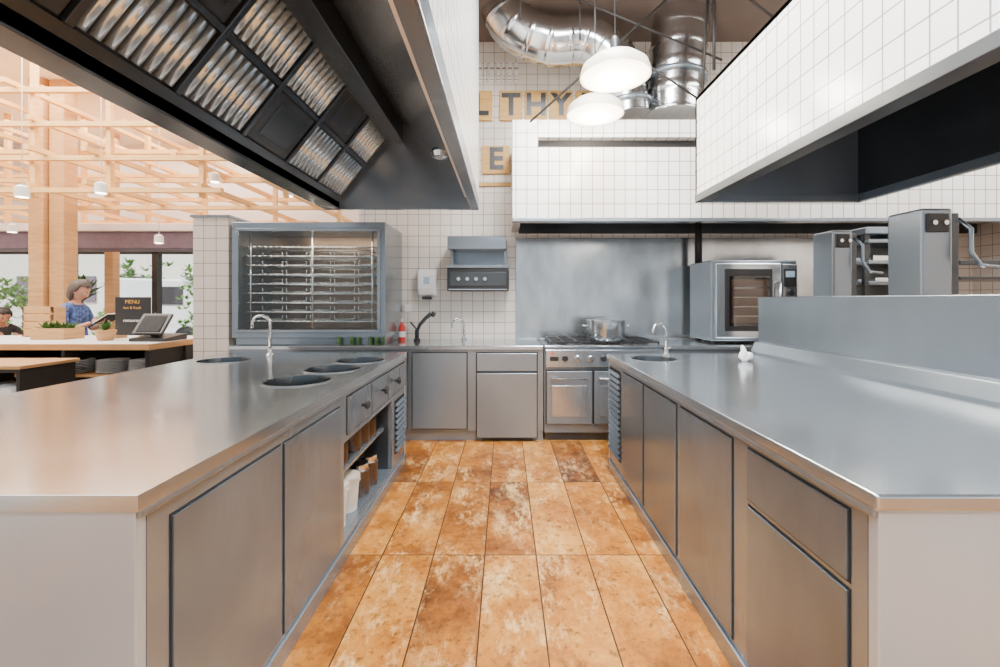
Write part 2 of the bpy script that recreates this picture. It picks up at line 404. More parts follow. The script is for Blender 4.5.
addmesh(g,'inner_slope',[(-.86,Y0,2.82),(-.25,Y0,2.14),(-.25,YE-.04,2.14),(-.86,YE-.04,2.82),(-.86,Y0,2.86),(-.23,Y0,2.18),(-.23,YE-.04,2.18),(-.86,YE-.04,2.86)],BF,M_hood)
prism_y(g,'end_panel',[(-1.54,2.10),(-.23,2.10),(-.23,2.95),(-1.54,2.95)],YE-.04,YE,M_hood)
box(g,'lower_rim',-.29,-.23,Y0,YE,2.10,2.13,M_stf,.004)
box(g,'rim_band',-.235,-.222,Y0,YE,2.10,2.20,M_hood,.003)
box(g,'top_plate',-1.54,-.23,Y0,YE,2.95,3.0,M_dst)
box(g,'tile_cladding',-.34,-.225,Y0,YE,2.2,4.2,M_tile)
for yy in (1.2,2.9): lathe(g,'lamp_glass',[(.05,0),(.06,-.02),(.05,-.05),(.02,-.06)],(-.42,yy,2.30),M_chr,16)

# exhaust hood right
g=group('exhaust_hood'); YR=3.57; Xa,Xb=1.51,2.81
box(g,'tile_cladding',Xa,Xa+.06,Y0,YR,2.16,2.93,M_tile)
box(g,'rim_aisle',Xa-.005,Xa+.09,Y0,YR,2.10,2.16,M_dst,.004)
box(g,'rim_far',Xa,Xb,YR-.05,YR,2.10,2.16,M_hood,.004)
box(g,'rim_outer',Xb-.05,Xb,Y0,YR,2.10,2.16,M_hood,.004)
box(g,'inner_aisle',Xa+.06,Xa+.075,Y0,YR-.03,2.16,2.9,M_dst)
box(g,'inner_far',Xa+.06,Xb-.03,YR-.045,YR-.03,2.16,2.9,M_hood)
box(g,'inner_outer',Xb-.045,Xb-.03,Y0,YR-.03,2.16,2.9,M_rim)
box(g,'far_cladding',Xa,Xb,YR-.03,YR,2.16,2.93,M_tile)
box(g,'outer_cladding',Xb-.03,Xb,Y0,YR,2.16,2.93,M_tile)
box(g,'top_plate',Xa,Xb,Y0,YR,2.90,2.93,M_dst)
box(g,'filter_rail',Xa+.5,Xb-.5,Y0,YR-.045,2.6,2.64,M_dst)

# back bulkhead (extraction canopy over cooking line)
g=group('tiled_extraction_canopy'); YB=4.12; xl,xr=.07,5.18
sx0,sx1=PX(538,YB),PX(700,YB)+.3; sz0,sz1=PZ(147,YB),PZ(137,YB); zb,zt=PZ(218,YB),PZ(122,YB)
multi(g,'tile_front',[(xl,xr,YB,YB+.1,zb,sz0),(xl,xr,YB,YB+.1,sz1,zt),(xl,sx0,YB,YB+.1,sz0,sz1),(sx1,xr,YB,YB+.1,sz0,sz1)],M_tile)
box(g,'slot_back',sx0,sx1,YB+.09,YB+.1,sz0,sz1,M_int)
box(g,'left_side',xl,xl+.08,YB+.1,4.97,zb,zt,M_tile)
box(g,'rim',xl,xr,YB-.004,YB+.10,zb-.03,zb,M_stf,.003)
box(g,'interior_top',xl+.08,xr,YB+.1,4.97,zb+.28,zb+.32,M_int)
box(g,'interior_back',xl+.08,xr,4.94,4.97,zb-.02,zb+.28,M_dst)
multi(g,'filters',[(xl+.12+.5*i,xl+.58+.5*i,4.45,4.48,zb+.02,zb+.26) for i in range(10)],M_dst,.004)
box(g,'top',xl,xr,YB,4.97,zt,zt+.02,M_tile)

# steel wall panels behind the line
g=group('steel_splash_panel')
for a,b in [(.12,2.10),(2.105,3.62)]:
    box(g,'sheet',a,b,4.98,4.998,.91,2.02,M_wall,.003)
box(g,'lower_sheet',.12,3.62,4.98,4.998,0,.905,M_wall)
g=group('steel_service_pipe'); xx=PX(692,4.8)+.07
tube(g,'pipe',[(xx,4.8,1.72),(xx,4.8,2.20)],.035,M_blkm,12)

# ---------------------------------------------------------------- islands
def facedoor(par,name,xf,s,y0,y1,z0,z1,mat,proud=.008):
    a,b=sorted((xf+s*.0005,xf+s*.002)); box(par,name+'_gap',a,b,y0-.006,y1+.006,z0-.006,z1+.006,M_gap)  # dark plate round the door paints the shade of its gap
    a,b=sorted((xf,xf+s*proud)); box(par,name,a,b,y0,y1,z0,z1,mat,.002)
def cut_holes(o,holes,z,r):
    for (x,y,rr) in holes:
        c=lathe(None,'cut',[(rr,-.2),(rr,.2)],(x,y,z),M_int,40,smooth=False)
        md=o.modifiers.new('b','BOOLEAN'); md.object=c; md.operation='DIFFERENCE'; md.solver='EXACT'
        apply_mods(o); bpy.data.objects.remove(c)
def bowl(par,x,y,r,depth=.16,inner=None):
    lathe(par,'rim',[(r+.014,0.0),(r+.014,.003),(r,.004)],(x,y,.9),M_top,40,cap=False)
    lathe(par,'well',[(r,.004),(r-.004,-.01),(r-.006,-depth),(r-.03,-depth-.02),(.03,-depth-.03)],(x,y,.9),M_rim,40,cap=False)
    lathe(par,'well_bottom',[(r-.004,0),(r-.004,.004)],(x,y,.9-depth),M_dst,40)
def faucet(x,y,z,h,reach,ang,name='faucet',mat=None):
    mat=mat or M_chr
    g=group(name); lathe(g,'base',[(.03,0),(.03,.012),(.018,.02),(.016,.05),(.013,.06)],(x,y,z),mat,20)
    dx,dy=math.cos(ang),math.sin(ang); pts=[(x,y,z+.04)]; r=reach/2
    pts.append((x,y,z+h-r))
    for k in range(1,13):
        a=math.pi*k/12; d=r-r*math.cos(a); pts.append((x+dx*d,y+dy*d,z+h-r+r*math.sin(a)))
    pts.append((x+dx*reach,y+dy*reach,z+h-r-.03))
    tube(g,'spout',pts,.0105,mat,12)
    tube(g,'lever',[(x,y,z+.05),(x-dy*.05,y+dx*.05,z+.07)],.006,mat,8)
    return g

XI=-.82; YN=1.0; YF=3.70; XL=-2.28
g=group('kitchen_island')
top=box(g,'worktop',XL,XI+.012,YN-.01,YF+.01,.862,.90,M_top)
holes=[(-1.10,2.39,.165),(-1.07,2.80,.165),(-1.03,3.20,.165),(-2.0,3.2,.165)]
cut_holes(top,holes,.9,.17)
b=top.modifiers.new('bevel','BEVEL'); b.width=.007; b.segments=3; b.limit_method='ANGLE'; b.angle_limit=math.radians(60)
for h in holes: bowl(g,*h)
box(g,'near_end_panel',XL,XI,YN,YN+.03,0,.862,M_stl,.004)
box(g,'far_end_panel',XL,XI,YF-.03,YF,0,.862,M_stl)
box(g,'outer_panel',XL,XL+.03,YN+.03,YF-.03,0,.862,M_stl)
box(g,'front_skin_near',XI-.03,XI,YN+.03,2.29,.0,.862,M_stf)
box(g,'front_skin_drawers',XI-.03,XI,2.29,YF-.03,.60,.862,M_stf)
box(g,'front_skin_far',XI-.03,XI,3.27,YF-.03,0,.60,M_stf)
box(g,'front_sill',XI-.03,XI,2.29,3.27,0,.10,M_stf)
box(g,'compartment_floor',XI-.65,XI-.03,2.29,3.27,.085,.10,M_hood)
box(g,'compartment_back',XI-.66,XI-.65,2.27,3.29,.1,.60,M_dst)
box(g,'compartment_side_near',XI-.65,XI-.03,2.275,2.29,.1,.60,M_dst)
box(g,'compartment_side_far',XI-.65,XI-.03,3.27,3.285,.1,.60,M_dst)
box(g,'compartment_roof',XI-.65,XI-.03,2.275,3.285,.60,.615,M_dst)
box(g,'compartment_shelf',XI-.65,XI-.06,2.29,3.27,.385,.40,M_hood)
box(g,'drip_edge',XI,XI+.012,YN,YF,.845,.862,M_stf,.003)
box(g,'plinth',XI,XI+.012,YN+.02,YF-.02,0,.075,M_stf,.003)
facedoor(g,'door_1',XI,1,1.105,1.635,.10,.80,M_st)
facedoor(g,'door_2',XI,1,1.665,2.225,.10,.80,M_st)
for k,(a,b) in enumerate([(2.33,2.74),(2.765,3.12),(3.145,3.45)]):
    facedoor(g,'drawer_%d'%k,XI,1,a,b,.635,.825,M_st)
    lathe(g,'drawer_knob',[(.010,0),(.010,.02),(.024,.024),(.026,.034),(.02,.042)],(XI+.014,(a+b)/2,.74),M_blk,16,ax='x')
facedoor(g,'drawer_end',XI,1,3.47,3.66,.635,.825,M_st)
def louvre(g,xf,s,y0,y1,z0,n,pitch):
    a,b=sorted((xf+s*.001,xf+s*.004)); box(g,'louvre_shade_sheet',a,b,y0-.01,y1+.01,z0-.02,z0+n*pitch,M_gap)  # flat dark sheet paints the shade between the slats
    V=[];FF=[]
    for k in range(n):
        z=z0+k*pitch; b0=len(V)
        V+=[(xf,y0,z),(xf+s*.022,y0,z),(xf+s*.022,y1,z),(xf,y1,z),(xf,y0,z+.022),(xf+s*.008,y0,z+.022),(xf+s*.008,y1,z+.022),(xf,y1,z+.022)]
        FF+=[tuple(i+b0 for i in q) for q in BF]
    addmesh(g,'louvre',V,FF,M_st)
louvre(g,XI,1,3.35,3.63,.20,9,.042)

# things in the open compartment
def jar(x,y,z,r,h,mat,lid):
    g=group('storage_jar'); lathe(g,'body',[(r*.9,0),(r,.01),(r,h*.8),(r*.8,h*.86)],(x,y,z),mat,24)
    lathe(g,'lid',[(r*.86,h*.84),(r*.9,h*.86),(r*.9,h*.98),(r*.8,h)],(x,y,z),lid,24)
jar(XI-.13,2.78,.401,.06,.16,M_jar,M_chr); jar(XI-.12,2.93,.401,.055,.17,M_jar,M_blk); jar(XI-.27,2.85,.401,.055,.15,M_bucket,M_chr); jar(XI-.12,3.08,.401,.055,.16,M_jar,M_chr)
jar(XI-.13,2.56,.401,.055,.15,M_jar,M_blk)
jar(XI-.10,2.85,.1,.06,.2,M_jar,M_chr); jar(XI-.09,3.0,.1,.06,.2,M_jar,M_chr); 
def bucket(x,y,z,r,h):
    g=group('plastic_bucket'); lathe(g,'pail',[(r*.82,0),(r,h*.9),(r*1.05,h*.9),(r*1.05,h),(r*.93,h)],(x,y,z),M_bucket,28)
    tube(g,'handle',[(x+r*1.06*math.cos(a),y+r*.3*math.sin(a)-.0,z+h*.9-r*.6*math.sin(a)) for a in [math.pi*k/10 for k in range(11)]],.004,M_white,6)
bucket(XI-.12,2.44,.1,.085,.23); bucket(XI-.12,2.65,.1,.08,.20)

faucet(-1.80,3.45,.9,.31,.12,math.radians(200))

# right island
XI2=.83; XP=2.07; XR=2.86; YF2=3.60
g=group('kitchen_island')
top=box(g,'worktop',XI2-.012,2.02,YN-.01,YF2+.01,.862,.90,M_top)
rh=[(PX(655,3.25),3.28,.16)]
cut_holes(top,rh,.9,.17)
b=top.modifiers.new('bevel','BEVEL'); b.width=.007; b.segments=3; b.limit_method='ANGLE'; b.angle_limit=math.radians(60)
bowl(g,*rh[0])
box(g,'near_end_panel',XI2,XR,YN,YN+.03,0,.862,M_stl,.004)
box(g,'far_end_panel',XI2,XR,YF2-.03,YF2,0,.862,M_stl)
box(g,'front_skin',XI2,XI2+.03,YN+.03,YF2-.03,0,.862,M_stf)
box(g,'back_skin',XR-.03,XR,YN+.03,YF2-.03,0,.862,M_stl)
prism_y(g,'splash_step',[(2.0,.88),(2.0,.915),(2.03,.99),(2.06,1.0),(2.12,1.0),(2.12,.862),(2.02,.862)],YN,3.66,M_stf,.004)
box(g,'splash_plate',XP-.012,XP+.03,YN+.1,3.66,.99,1.355,M_stf,.006)
box(g,'rear_worktop',2.12,XR+.01,YN-.01,YF2+.01,.862,.90,M_top,.006)
box(g,'drip_edge',XI2-.012,XI2,YN,YF2,.845,.862,M_stf,.003)
box(g,'plinth',XI2-.012,XI2,YN+.02,YF2-.02,0,.075,M_stf,.003)
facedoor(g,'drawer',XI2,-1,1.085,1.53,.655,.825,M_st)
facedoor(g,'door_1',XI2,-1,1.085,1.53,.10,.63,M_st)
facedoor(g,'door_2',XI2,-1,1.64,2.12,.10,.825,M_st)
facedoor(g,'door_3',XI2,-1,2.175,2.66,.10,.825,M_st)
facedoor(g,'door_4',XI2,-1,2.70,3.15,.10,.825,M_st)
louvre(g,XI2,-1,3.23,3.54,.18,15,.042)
faucet(PX(665,3.5),3.48,.9,.25,.13,math.radians(205))
g=group('crumpled_cloth')
ell(g,'fold',(PX(746,3.15),3.15,.936),(.045,.04,.034),M_paper,16,10,fn=lambda p:p*(1+.3*math.sin(p.x*90)*math.cos(p.z*80+p.y*60)))
ell(g,'fold_b',(PX(741,3.15),3.12,.96),(.02,.02,.05),M_paper,12,8,fn=lambda p:p*(1+.3*math.sin(p.x*120+p.z*60)))

# ---------------------------------------------------------------- back counter
YC=4.24; YW=4.975
g=group('back_counter')
box(g,'worktop_left',-2.6,.36,YC-.02,YW,.862,.90,M_top,.005)
box(g,'worktop_right',1.50,3.6,YC-.02,YW,.862,.90,M_top,.005)
box(g,'carcass_left',-2.6,.36,YC,YW,.10,.862,M_stf)
box(g,'carcass_right',1.50,3.6,YC,YW,.10,.862,M_stf)
box(g,'plinth',-2.6,.36,YC+.03,4.9,0,.10,M_stf)
box(g,'plinth_right',1.50,3.6,YC+.03,4.9,0,.10,M_stf)
def fdoor(par,name,x0,x1,z0,z1,y,mat,proud=.016):
    box(par,name+'_gap',x0-.009,x1+.009,y-.003,y,z0-.009,z1+.009,M_gap); box(par,name,x0,x1,y-proud,y-.001,z0,z1,mat,.004)  # gap shade painted as a thin dark plate behind the door
fdoor(g,'door_1',-.87,-.36,.12,.83,YC,M_stf)
fdoor(g,'door_0',-1.45,-.92,.12,.83,YC,M_stf)
fdoor(g,'fridge_front_top',-.265,.30,.66,.83,YC,M_stf)
fdoor(g,'fridge_door',-.265,.30,.04,.645,YC,M_stf,.03)
box(g,'fridge_foot',-.22,.26,YC+.01,YC+.05,0,.04,M_blk)
# gas range
g=group('gas_range')
box(g,'body',.37,1.49,YC,4.97,.08,.88,M_stf,.004); box(g,'plinth',.38,1.48,YC+.04,4.95,0,.08,M_dst)
box(g,'hob_tray',.37,1.49,YC-.02,4.97,.88,.902,M_top,.005)
box(g,'control_panel',.38,1.48,YC-.035,YC,.70,.865,M_top,.006)
box(g,'display',.42,.50,YC-.038,YC-.034,.76,.80,M_blk)
for k in range(8):
    x=.56+.12*k; lathe(g,'knob',[(.008,0),(.03,-.002),(.028,-.022),(.02,-.028)],(x,YC-.035,.785),M_chr if k%3 else M_blk,20,ax='y')
lathe(g,'red_button',[(.012,0),(.012,-.01)],(.44,YC-.035,.83),M_red,12,ax='y')
for a,b in [(.39,.815),(.835,1.26)]:
    fdoor(g,'oven_door',a,b,.17,.665,YC,M_stf,.035)
    tube(g,'handle',[(a+.05,YC-.03,.60),(a+.05,YC-.075,.60),(b-.05,YC-.075,.60),(b-.05,YC-.03,.60)],.011,M_chr,10)
    box(g,'door_emboss',a+.05,b-.05,YC-.04,YC-.035,.24,.53,M_top,.004)
for cx in (.56,.82,1.08,1.34):
    for cy in (4.42,4.74):
        lathe(g,'burner',[(.06,0),(.06,.012),(.035,.014),(.035,.022),(.01,.024)],(cx,cy,.902),M_blk,20)
        multi(g,'grate',[(cx-.125,cx+.125,cy-.006,cy+.006,.922,.935),(cx-.006,cx+.006,cy-.15,cy+.15,.922,.935),(cx-.125,cx-.113,cy-.15,cy+.15,.922,.935),(cx+.113,cx+.125,cy-.15,cy+.15,.922,.935),(cx-.125,cx+.125,cy-.15,cy-.138,.922,.935),(cx-.125,cx+.125,cy+.138,cy+.15,.922,.935)]+[(cx+a,cx+a+.012,cy+b,cy+b+.012,.902,.925) for a in(-.125,.113) for b in(-.15,.138)],M_blk)
def pot(x,y,z,r,h):
    g=group('stock_pot')
    lathe(g,'body',[(r*.95,0),(r,.015),(r,h),(r+.008,h+.004),(r-.004,h+.004),(r-.006,.02),(.02,.018)],(x,y,z),M_top,40,cap=False)
    lathe(g,'base',[(r*.94,0),(r*.94,.01)],(x,y,z),M_stf,40)
    lathe(g,'lid',[(r+.01,h+.004),(r+.01,h+.010),(r*.5,h+.022),(.02,h+.026)],(x,y,z),M_chr,40)
    for s in(-1,1): tube(g,'handle',[(x+s*r,y-.05,z+h*.75),(x+s*(r+.045),y-.045,z+h*.75),(x+s*(r+.045),y+.045,z+h*.75),(x+s*r,y+.05,z+h*.75)],.007,M_chr,8)
pot(PX(606,4.5),4.5,.937,.185,.185)
# combi oven
g=group('combi_oven'); yf=4.37; x0=PX(711,yf); x1=PX(797,yf); z0,z1=.93,PZ(260,yf)
box(g,'body',x0,x1,yf,4.88,z0,z1,M_stf,.012)
multi(g,'feet',[(x,x+.05,y,y+.05,.901,z0) for x in(x0+.05,x1-.1) for y in(yf+.05,4.8)],M_blk)
box(g,'door_frame',x0+.02,x1-.18,yf-.05,yf,z0+.03,z1-.03,M_top,.012)
box(g,'door_glass',x0+.11,x1-.27,yf-.056,yf-.05,z0+.10,z1-.09,M_blk,.006)
box(g,'inner_liner',x0+.17,x1-.32,yf-.0575,yf-.056,z0+.18,z1-.19,M_cabback)
multi(g,'oven_racks',[(x0+.17,x1-.32,yf-.0590,yf-.0575,z0+.24+.09*k,z0+.25+.09*k) for k in range(4)],M_chr)
box(g,'glass_reveal',x0+.15,x1-.30,yf-.064,yf-.060,z0+.15,z1-.16,M_oveng)
tube(g,'handle',[(x1-.22,yf-.05,1.15),(x1-.22,yf-.10,1.15),(x1-.22,yf-.10,1.5),(x1-.22,yf-.05,1.5)],.012,M_chr,10)
box(g,'control_panel',x1-.16,x1-.01,yf-.03,yf,z0+.05,z1-.04,M_top,.008)
box(g,'display',x1-.145,x1-.03,yf-.034,yf-.03,1.46,1.63,M_blk,.003)
box(g,'screen',x1-.13,x1-.045,yf-.036,yf-.034,1.55,1.61,M_disp)
for k in range(4): lathe(g,'knob',[(.03,0),(.028,-.018),(.02,-.022)],(x1-.085,yf-.03,1.40-.1*k),M_blk,16,ax='y')
# glass fronted rack cabinet
g=group('glass_front_rack_cabinet'); yf=4.26; x0,x1=PX(232,yf),PX(385,yf); z0,z1=.97,PZ(222,yf); zb_=.902
box(g,'base_plinth',x0+.02,x1-.02,yf+.03,4.95,zb_,z0,M_stf,.004)
box(g,'bottom',x0,x1,yf,4.96,z0,z0+.05,M_stf,.004); box(g,'roof',x0,x1,yf,4.96,z1-.06,z1,M_stf,.006)
box(g,'side_left',x0,x0+.04,yf,4.96,z0+.05,z1-.06,M_stf); box(g,'side_right',x1-.04,x1,yf,4.96,z0+.05,z1-.06,M_stf)
box(g,'back',x0+.04,x1-.04,4.93,4.96,z0+.05,z1-.06,M_cabback)
box(g,'inner_floor',x0+.04,x1-.04,yf+.02,4.93,z0+.05,z0+.055,M_cabback)
multi(g,'door_frames',[(x0+.04,x1-.04,yf-.02,yf,z0+.05,z0+.08),(x0+.04,x1-.04,yf-.02,yf,z1-.09,z1-.06),(x0+.04,x0+.07,yf-.02,yf,z0+.08,z1-.09),(x1-.07,x1-.04,yf-.02,yf,z0+.08,z1-.09)],M_stf,.004)
box(g,'glass',x0+.07,x1-.07,yf-.014,yf-.008,z0+.08,z1-.09,M_glass)
LV=[1.12,1.21,1.30,1.39,1.48,1.57,1.66,1.75,1.84]
lst=[]
for zz in LV:
    for yy in (4.36,4.62,4.86): lst.append([(x0+.05,yy,zz),(x1-.05,yy,zz)])
    for k in range(24):
        xx=x0+.1+k*(x1-x0-.2)/23; lst.append([(xx,4.34,zz+.006),(xx,4.88,zz+.006)])
tubes(g,'wire_shelves',lst,.0055,M_chr,6)
lst=[[(x0+a,4.36,z0+.05),(x0+a,4.36,z1-.06)] for a in(.12,.72,1.3)]
tubes(g,'rack_uprights',lst,.009,M_chr,8)
V=[]
for zz in LV[:-1]:
    for k in range(5):
        xa_=x0+.16+k*.24; V.append([(xa_,4.5,zz+.02),(xa_+.2,4.5,zz+.02)]); V.append([(xa_,4.5,zz+.02),(xa_,4.5,zz+.06)]); V.append([(xa_+.2,4.5,zz+.02),(xa_+.2,4.5,zz+.06)])
tubes(g,'spit_baskets',V,.006,M_chr,6)
box(g,'added_fill_strip',x0+.2,x1-.2,4.30,4.33,z1-.075,z1-.062,emis('added_cabinet_fill',(1,.82,.6),28))  # glowing strip added to brighten the racks inside the cabinet

# wall salamander & shelf
g=group('wall_salamander_grill'); yf=4.62; x0,x1=PX(447,yf),PX(509,yf)
box(g,'body',x0,x1,yf,4.93,PZ(291,yf),PZ(268,yf),M_blk,.01)
box(g,'chrome_top',x0-.005,x1+.005,yf-.01,4.93,PZ(268,yf),PZ(265,yf),M_stf,.004)
box(g,'fascia',x0+.03,x1-.03,yf-.008,yf,PZ(286,yf),PZ(272,yf),M_dst,.004)
for k in range(4): lathe(g,'knob',[(.02,0),(.018,-.02)],(x0+.12+k*.09,yf-.008,PZ(279,yf)),M_chr,14,ax='y')
box(g,'bracket_back',x0+.02,x1-.02,4.93,4.998,PZ(291,yf),PZ(236,yf),M_stf,.004)
multi(g,'bracket_arms',[(x0+.03,x0+.05,yf+.1,4.93,PZ(265,yf),PZ(250,yf)),(x1-.05,x1-.03,yf+.1,4.93,PZ(265,yf),PZ(250,yf))],M_stf)
box(g,'upper_hood',x0,x1-.03,yf+.02,4.93,PZ(249,yf),PZ(236,yf),M_stf,.006)
multi(g,'grill_rods',[(x0+.02,x1-.02,yf-.03,yf-.022,PZ(291,yf)+.012,PZ(291,yf)+.02)],M_chr)
g=group('soap_dispenser'); xa,xb=PX(417,4.88),PX(436,4.88)
prism_x(g,'housing',[(4.998,1.36),(4.91,1.38),(4.88,1.45),(4.88,1.60),(4.91,1.66),(4.998,1.67)],xa,xb,M_white,.02)
box(g,'window',xa+.07,xb-.07,4.876,4.88,1.50,1.58,M_disp); box(g,'lever',xa+.05,xb-.05,4.89,4.95,1.335,1.365,M_blk,.006)
g=group('wall_socket'); box(g,'plate',PX(408,5)-.04,PX(408,5)+.04,4.985,4.998,1.20,1.28,M_white,.006)
# counter items
g=group('red_sauce_bottle'); lathe(g,'bottle',[(.035,0),(.037,.01),(.037,.14),(.015,.18),(.012,.20)],(PX(402,4.75),4.75,.901),M_red,20); lathe(g,'label',[(.038,.04),(.038,.10)],(PX(402,4.75),4.75,.9),M_white,20); lathe(g,'nozzle',[(.012,.20),(.004,.24)],(PX(402,4.75),4.75,.9),M_white,12)
g=group('pull_out_spray_tap'); x=PX(417,4.7); lathe(g,'base',[(.035,0),(.035,.02),(.022,.03),(.022,.12)],(x,4.7,.901),M_blk,18)
tube(g,'neck',[(x,4.7,1.0),(x+.03,4.7,1.07),(x+.09,4.7,1.14),(x+.15,4.7,1.19)],[.016,.018,.02,.024],M_blk,12); tube(g,'lever',[(x,4.7,1.02),(x-.07,4.7,1.10)],.008,M_blk,8)
tube(g,'head',[(x+.15,4.7,1.19),(x+.19,4.7,1.17)],[.03,.026],M_blk,12)
faucet(PX(464,4.85),4.85,.901,.23,.13,math.radians(200))
for k in range(8):
    x=PX(333+k*6.5,4.1) ; 
    if k in(1,4): continue
    g=group('herb_glass'); lathe(g,'glass',[(.022,0),(.026,.09),(.024,.09),(.02,.006)],(x,4.252+.01*(k%2)-.0+ .0,.901),M_glass,16,cap=False)
    lathe(g,'herbs',[(.018,.005),(.02,.07),(.012,.08)],(x,4.252+.01*(k%2),.901),M_green,10)

# ---------------------------------------------------------------- pass units behind right splash
def passpost(px0,px1,y,ztop,nm):
    g=group('heated_pass_post'); xa,xb=PX(px0,y),PX(px1,y)
    box(g,'column',xa,xb-(xb-xa)*.28,y,y+.22,.901,ztop,M_stf,.012)
    box(g,'channel',xb-(xb-xa)*.26,xb,y+.03,y+.2,.901,ztop-.02,M_dst,.006)
    box(g,'bracket',xa+.02,xa+(xb-xa)*.6,y-.012,y,ztop-.13,ztop-.03,M_blk,.006)
    for q in (0,1): lathe(g,'bolt',[(.013,0),(.013,-.012)],(xa+.05+.06*q,y-.012,ztop-.08),M_chr,10,ax='y')
    tube(g,'hook_arm',[(xb-.06,y-.02,ztop-.06),(xb-.02,y-.05,ztop-.12),(xb-.03,y-.06,ztop-.24),(xb+.02,y-.06,ztop-.31),(xb+.12,y-.05,ztop-.32)],.011,M_hood,10)
passpost(833,860,3.30,PZ(230,3.30),1); passpost(922,965,2.40,PZ(208,2.40),0)
g=group('steel_pass_shelving')
xa=PX(868,3.42)+.17; xb=2.84+.75
multi(g,'shelves',[(xa,xb,3.62,3.98,z,z+.03) for z in(1.45,1.62,1.79)],M_stf,.004)
multi(g,'uprights',[(x,x+.04,y,y+.04,0,1.86) for x in(xa,xb-.04) for y in(3.66,3.94)],M_dst,.003)
multi(g,'trays',[(xa+.06,xa+.5,3.65,3.9,1.65,1.69),(xa+.08,xa+.55,3.65,3.9,1.48,1.51)],M_chr,.004)
box(g,'canopy',xa-.02,xb+.02,3.62,4.0,1.86,1.92,M_hood,.01)
box(g,'back_plate',xa,xb,3.985,4.0,1.0,1.86,M_dst)
g=group('steel_side_shelf')
xa=PX(968,3.0)
multi(g,'rail',[(xa,xa+1.1,3.05,3.09,1.57,1.60),(xa,xa+1.1,3.05,3.45,1.47,1.49),(xa+.02,xa+.05,3.2,3.24,0,1.6),(xa+1.0,xa+1.04,3.2,3.24,0,1.6)],M_dst,.003)

# ---------------------------------------------------------------- lamps, ducts, rods, sign
def pendant(x,y,z,r):
    g=group('pendant_lamp')
    lathe(g,'shade',[(.03,.17),(.05,.15),(.10,.135),(r*.7,.115),(r*.93,.07),(r,.02),(r,.0),(r-.008,.0),(r-.012,.02),(r*.9,.065),(r*.65,.105),(.05,.13)],(x,y,z),M_lampsh,48,cap=False)
    lathe(g,'diffuser',[(r-.012,.02),(r-.02,-.005),(r*.7,-.022),(r*.3,-.03),(.01,-.031)],(x,y,z),M_lamp,48)
    lathe(g,'socket',[(.035,.16),(.035,.24),(.02,.27)],(x,y,z),M_blk,20)
    tube(g,'cable',[(x,y,z+.26),(x,y,4.2)],.005,M_blk,6)
pendant(PX(615,3.05),3.05,PZ(77,3.05),.235); pendant(PX(595,3.75),3.75,PZ(115,3.75),.235)
def duct(pxs,Y,r,rib=6):
    g=group('spiral_duct'); P=[Vector((PX(a,Y+d),Y+d,PZ(b,Y+d))) for a,b,d in pxs]
    Q=[]
    PP=[P[0]*2-P[1]]+P+[P[-1]*2-P[-2]]
    for i in range(1,len(PP)-2):
        for k in range(24):
            t=k/24; a,b,c,d=PP[i-1],PP[i],PP[i+1],PP[i+2]
            Q.append(.5*((2*b)+(c-a)*t+(2*a-5*b+4*c-d)*t*t+(3*b-a-3*c+d)*t**3))
    Q.append(P[-1])
    rr=[r+(.010 if i%rib==0 else 0) for i in range(len(Q))]
    tube(g,'pipe',Q,rr,M_duct,28)
    for i in (12,len(Q)-14):
        t=(Q[i+1]-Q[i]).normalized(); tube(g,'flange',[Q[i]-t*.02,Q[i]+t*.02],r+.03,M_stf,28)
duct([(492,-30,.0),(500,0,0),(516,28,0),(550,42,0),(585,42,0),(612,60,0),(624,95,.0),(627,118,.0)],4.5,.23,12)
duct([(690,-30,0),(684,0,0),(678,50,0),(673,118,0)],4.5,.27,8)
g=group('suspension_rods')
def rod(a,b,Y,r=.012,Y2=None): return tube(g,'rod',[(PX(a[0],Y),Y,PZ(a[1],Y)),(PX(b[0],Y2 or Y),Y2 or Y,PZ(b[1],Y2 or Y))],r,M_blkm,8)
rod((530,122),(675,-8),4.0,.010); rod((560,-8),(722,60),4.02,.010); rod((640,60),(700,100),4.03,.010)
rod((466,-8),(466,90),4.6,.02); rod((708,-8),(702,100),3.95,.012); rod((580,-8),(580,40),4.05,.008); rod((520,20),(520,-8),4.0,.010); rod((714,-8),(714,70),3.9,.014); rod((740,-8),(790,30),3.9,.01)
g=group('letter_sign')
def letter(ch,px,py,w,h,Y=4.985):
    x,z=PX(px,Y),PZ(py,Y); box(g,'board_'+ch,x-w/2,x+w/2,Y-.015,Y+.012,z-h/2,z+h/2,M_sign,.004)
    text(g,'letter_'+ch,ch,.33,(x,Y-.018,z),ROTF,M_blk,off=.010)
for ch,px in zip('LTHYF',(481,511,536,561,587)): letter(ch,px,106,.255,.33)
letter('E',496,160,.31,.31)
box(g,'strip',PX(478,4.98),PX(512,4.98),4.97,4.997,PZ(186,4.98),PZ(183,4.98),M_sign)
multi(g,'carved_band',[(PX(478+6*k,4.98),PX(482+6*k,4.98),4.98,4.997,PZ(82-7*j,4.98),PZ(77-7*j,4.98)) for k in range(7) for j in range(3)],M_tile)

